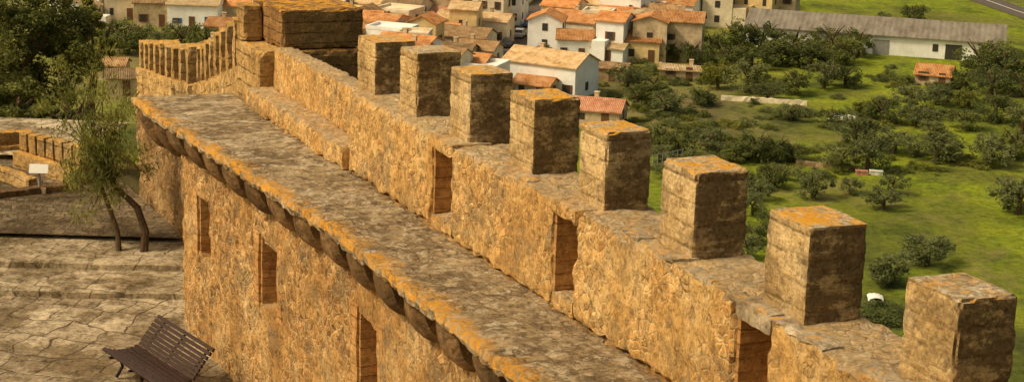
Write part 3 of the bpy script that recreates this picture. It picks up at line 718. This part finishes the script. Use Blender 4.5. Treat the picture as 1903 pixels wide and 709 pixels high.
# warehouse
P0=ground(1385,84); P1=ground(1862,118); d=P1-P0; L=d.length; an=math.atan2(d.y,d.x)
G=empty("warehouse","long white farm warehouse with grey corrugated roof","warehouse",P0,an)
mb=MB(); e,r,dd=3.4,1.8,14
for x,y,z in ((0,0,-1),(L,0,-1),(L,dd,-1),(0,dd,-1),(0,0,e),(L,0,e),(L,dd,e),(0,dd,e),(0,dd/2,e+r),(L,dd/2,e+r)): mb.vert((x,y,z))
mb.f+= [(0,1,5,4),(1,2,6,9,5),(2,3,7,6),(3,0,4,8,7)]
obj("wall",mb.mesh("wall",walls['white'],recalc=True),G)
mb=MB()
for y0,z0 in ((-.5,e-.1),(dd+.5,e-.1)):
    b=len(mb.v)
    for x,y,z in ((-.4,y0,z0),(L+.4,y0,z0),(L+.4,dd/2,e+r+.1),(-.4,dd/2,e+r+.1)): mb.vert((x,y,z)); 
    for x,y,z in ((-.4,y0,z0-.15),(L+.4,y0,z0-.15)): mb.vert((x,y,z))
    mb.f+=[(b,b+1,b+2,b+3),(b,b+4,b+5,b+1)]
obj("roof",mb.mesh("roof",m_ware),G)
for i in range(14):
    x=2+i*(L-4)/13
    if i in (7,11):
        mb=MB(); mb.box(x-1.3,x+1.3,-.06,.03,0,2.5); obj("door",mb.mesh("door",m_glass if i==11 else m_grey,recalc=True),G)
    elif i%3==1: q_=obj("window",wm,G); q_.location=(x,0,1.2)
# cars
def carmesh():
    mb=MB(); prof=[(-2.0,.3),(-2.05,.75),(-1.6,.95),(-1.1,1.42),(.4,1.45),(1.0,.98),(1.85,.82),(2.05,.55),(2.0,.3)]
    A=[mb.vert((x,-.82 if z<1 else -.66,z)) for x,z in prof]; B=[mb.vert((x,.82 if z<1 else .66,z)) for x,z in prof]; m=len(prof)
    for i in range(m): mb.f.append((A[i],A[(i+1)%m],B[(i+1)%m],B[i]))
    mb.f.append(tuple(A)); mb.f.append(tuple(reversed(B))); return mb
mb=MB()
pr=[(-1.35,1.0),(-1.02,1.36),(.36,1.38),(.84,1.0)]
for sy in (-1,1):
    q_=[mb.vert((x,sy*(.84 if z<1.1 else .70),z)) for x,z in pr]; mb.f.append(tuple(q_))
q_=[mb.vert(v) for v in ((.50,-.6,1.42),(.50,.6,1.42),(1.02,.68,1.02),(1.02,-.68,1.02))]; mb.f.append(tuple(q_))
q_=[mb.vert(v) for v in ((-1.2,-.6,1.40),(-1.2,.6,1.40),(-1.62,.68,1.0),(-1.62,-.68,1.0))]; mb.f.append(tuple(q_))
glassm=mb.mesh("windows",m_glass)
mb=MB(); mb.tube([(0,-.1,0),(0,.1,0)],[.31,.31],14); wheelm=mb.mesh("wheel",m_tyre,recalc=True)
for nm,c,px,py in (("white",(.7,.7,.68),912,116),("dark grey",(.06,.06,.07),944,88),("silver",(.4,.4,.4),966,70),("blue",(.06,.09,.2),984,50),("white",(.75,.75,.72),1027,14),("dark red",(.25,.03,.02),1002,38),("dark",(.04,.04,.05),686,66)):
    p=ground(px,py); G=empty("parked_car",f"small {nm} car parked along the village street","car",p+Vector((0,0,.1)),rad(80),"cars parked along the street")
    obj("body",carmesh().mesh("body",plain("paint_"+nm.replace(' ','_'),c,.35,.03),recalc=True),G); obj("windows",glassm,G)
    for x in (-1.3,1.25):
        for y in (-.75,.75): w_=obj("wheel",wheelm,G); w_.location=(x,y,.31)
def gwall(a,b,h,label,mat=None,w=.3):
    A=ground(*a);B=ground(*b); u=B-A; L=u.length; u.normalize(); v=Vector((u.y,-u.x,0)).normalized()
    mb=MB(); fn=lambda s,t,c: A+u*s+v*t+Vector((0,0,c)); mb.block(fn,0,L,-w/2,w/2,-.5,h,.5,.08)
    obj("garden_wall",mb.mesh("garden_wall",mat or walls['tan'],recalc=True),label=label,cat="wall",group="garden walls")
gwall((1225,130),(1300,140),1.2,"tan rendered garden wall")
gwall((1340,186),(1500,196),.7,"pale dry stone field wall",walls['cream'])
gwall((1480,305),(1600,318),.5,"low dark dry stone field wall",walls['brown'],.8)
gwall((1100,130),(1160,138),1.3,"pale garden wall behind a house",walls['white'])
gwall((1110,95),(1170,92),1.3,"pale garden wall behind a house",walls['cream'])
gwall((1540,222),(1590,226),.8,"short grey field wall",walls['white'])
p=ground(1625,556)
mb=MB(); 
for i in range(7):
    for j in range(7): mb.vert(((i-3)*.24,(j-3)*.24,.55*max(0,1-((i-3)**2+(j-3)**2)/18)**.5+.05*math.sin(i*3.1+j*2.3)))
for i in range(6):
    for j in range(6): mb.f.append((i*7+j,i*7+j+7,i*7+j+8,i*7+j+1))
obj("tarpaulin",mb.mesh("tarpaulin",m_white,True),label="crumpled white tarpaulin over a heap beside shrubs",cat="tarpaulin",loc=p)
for x,y in ((1596,324),(1606,325),(1622,324),(1634,325)):
    p=ground(x,y); mb=MB(); mb.box(-.35,.35,-.25,.25,0,.45); mb.box(-.42,.42,-.32,.32,.45,.55); mb.box(-.32,.32,-.2,.2,-.1,-.0)
    obj("beehive",mb.mesh("beehive",m_white if x>1610 else plain("pink_box",(.5,.25,.18)),recalc=True),label="small boxy hive with overhanging lid on the grass",cat="beehive",group="hives in the field",loc=p)
A=ground(1212,312); B=ground(1268,300); mb=MB()
u=B-A
for i in range(7): b=A+u*i/6; mb.tube([b,b+Vector((0,0,1.6))],[.06,.06],5)
for z in (.3,.9,1.5): mb.tube([A+Vector((0,0,z)),B+Vector((0,0,z))],[.05,.05],5)
obj("metal_fence",mb.mesh("metal_fence",m_grey,recalc=True),label="pale metal rail fence at the field edge",cat="fence")
# ------------------------------------------------------------------ light
az=math.atan2(-.95,-.26); el=rad(47)
sd=bpy.data.lights.new("sun",'SUN'); sd.energy=2.6; sd.angle=rad(12); sd.color=(1,.88,.66)
so=bpy.data.objects.new("sun",sd); COL.objects.link(so)
dirv=Vector((math.sin(az)*math.cos(el),math.cos(az)*math.cos(el),math.sin(el)))
so.rotation_euler=dirv.to_track_quat('Z','Y').to_euler(); so.location=(-20,0,40)
w=bpy.data.worlds.new("World"); scene.world=w; w.use_nodes=True
nt=w.node_tree; sky=nt.nodes.new("ShaderNodeTexSky"); sky.sky_type='NISHITA'; sky.sun_disc=False; sky.sun_elevation=el; sky.sun_rotation=az; sky.dust_density=5; sky.air_density=1.2
mx=nt.nodes.new("ShaderNodeMix"); mx.data_type='RGBA'; mx.blend_type='MULTIPLY'; mx.inputs[0].default_value=1; mx.inputs[7].default_value=(1,.85,.58,1)
nt.links.new(sky.outputs[0],mx.inputs[6]); bg=nt.nodes["Background"]; nt.links.new(mx.outputs[2],bg.inputs[0]); bg.inputs[1].default_value=.15
scene.view_settings.view_transform='Standard'; scene.view_settings.look='None'; scene.view_settings.exposure=0
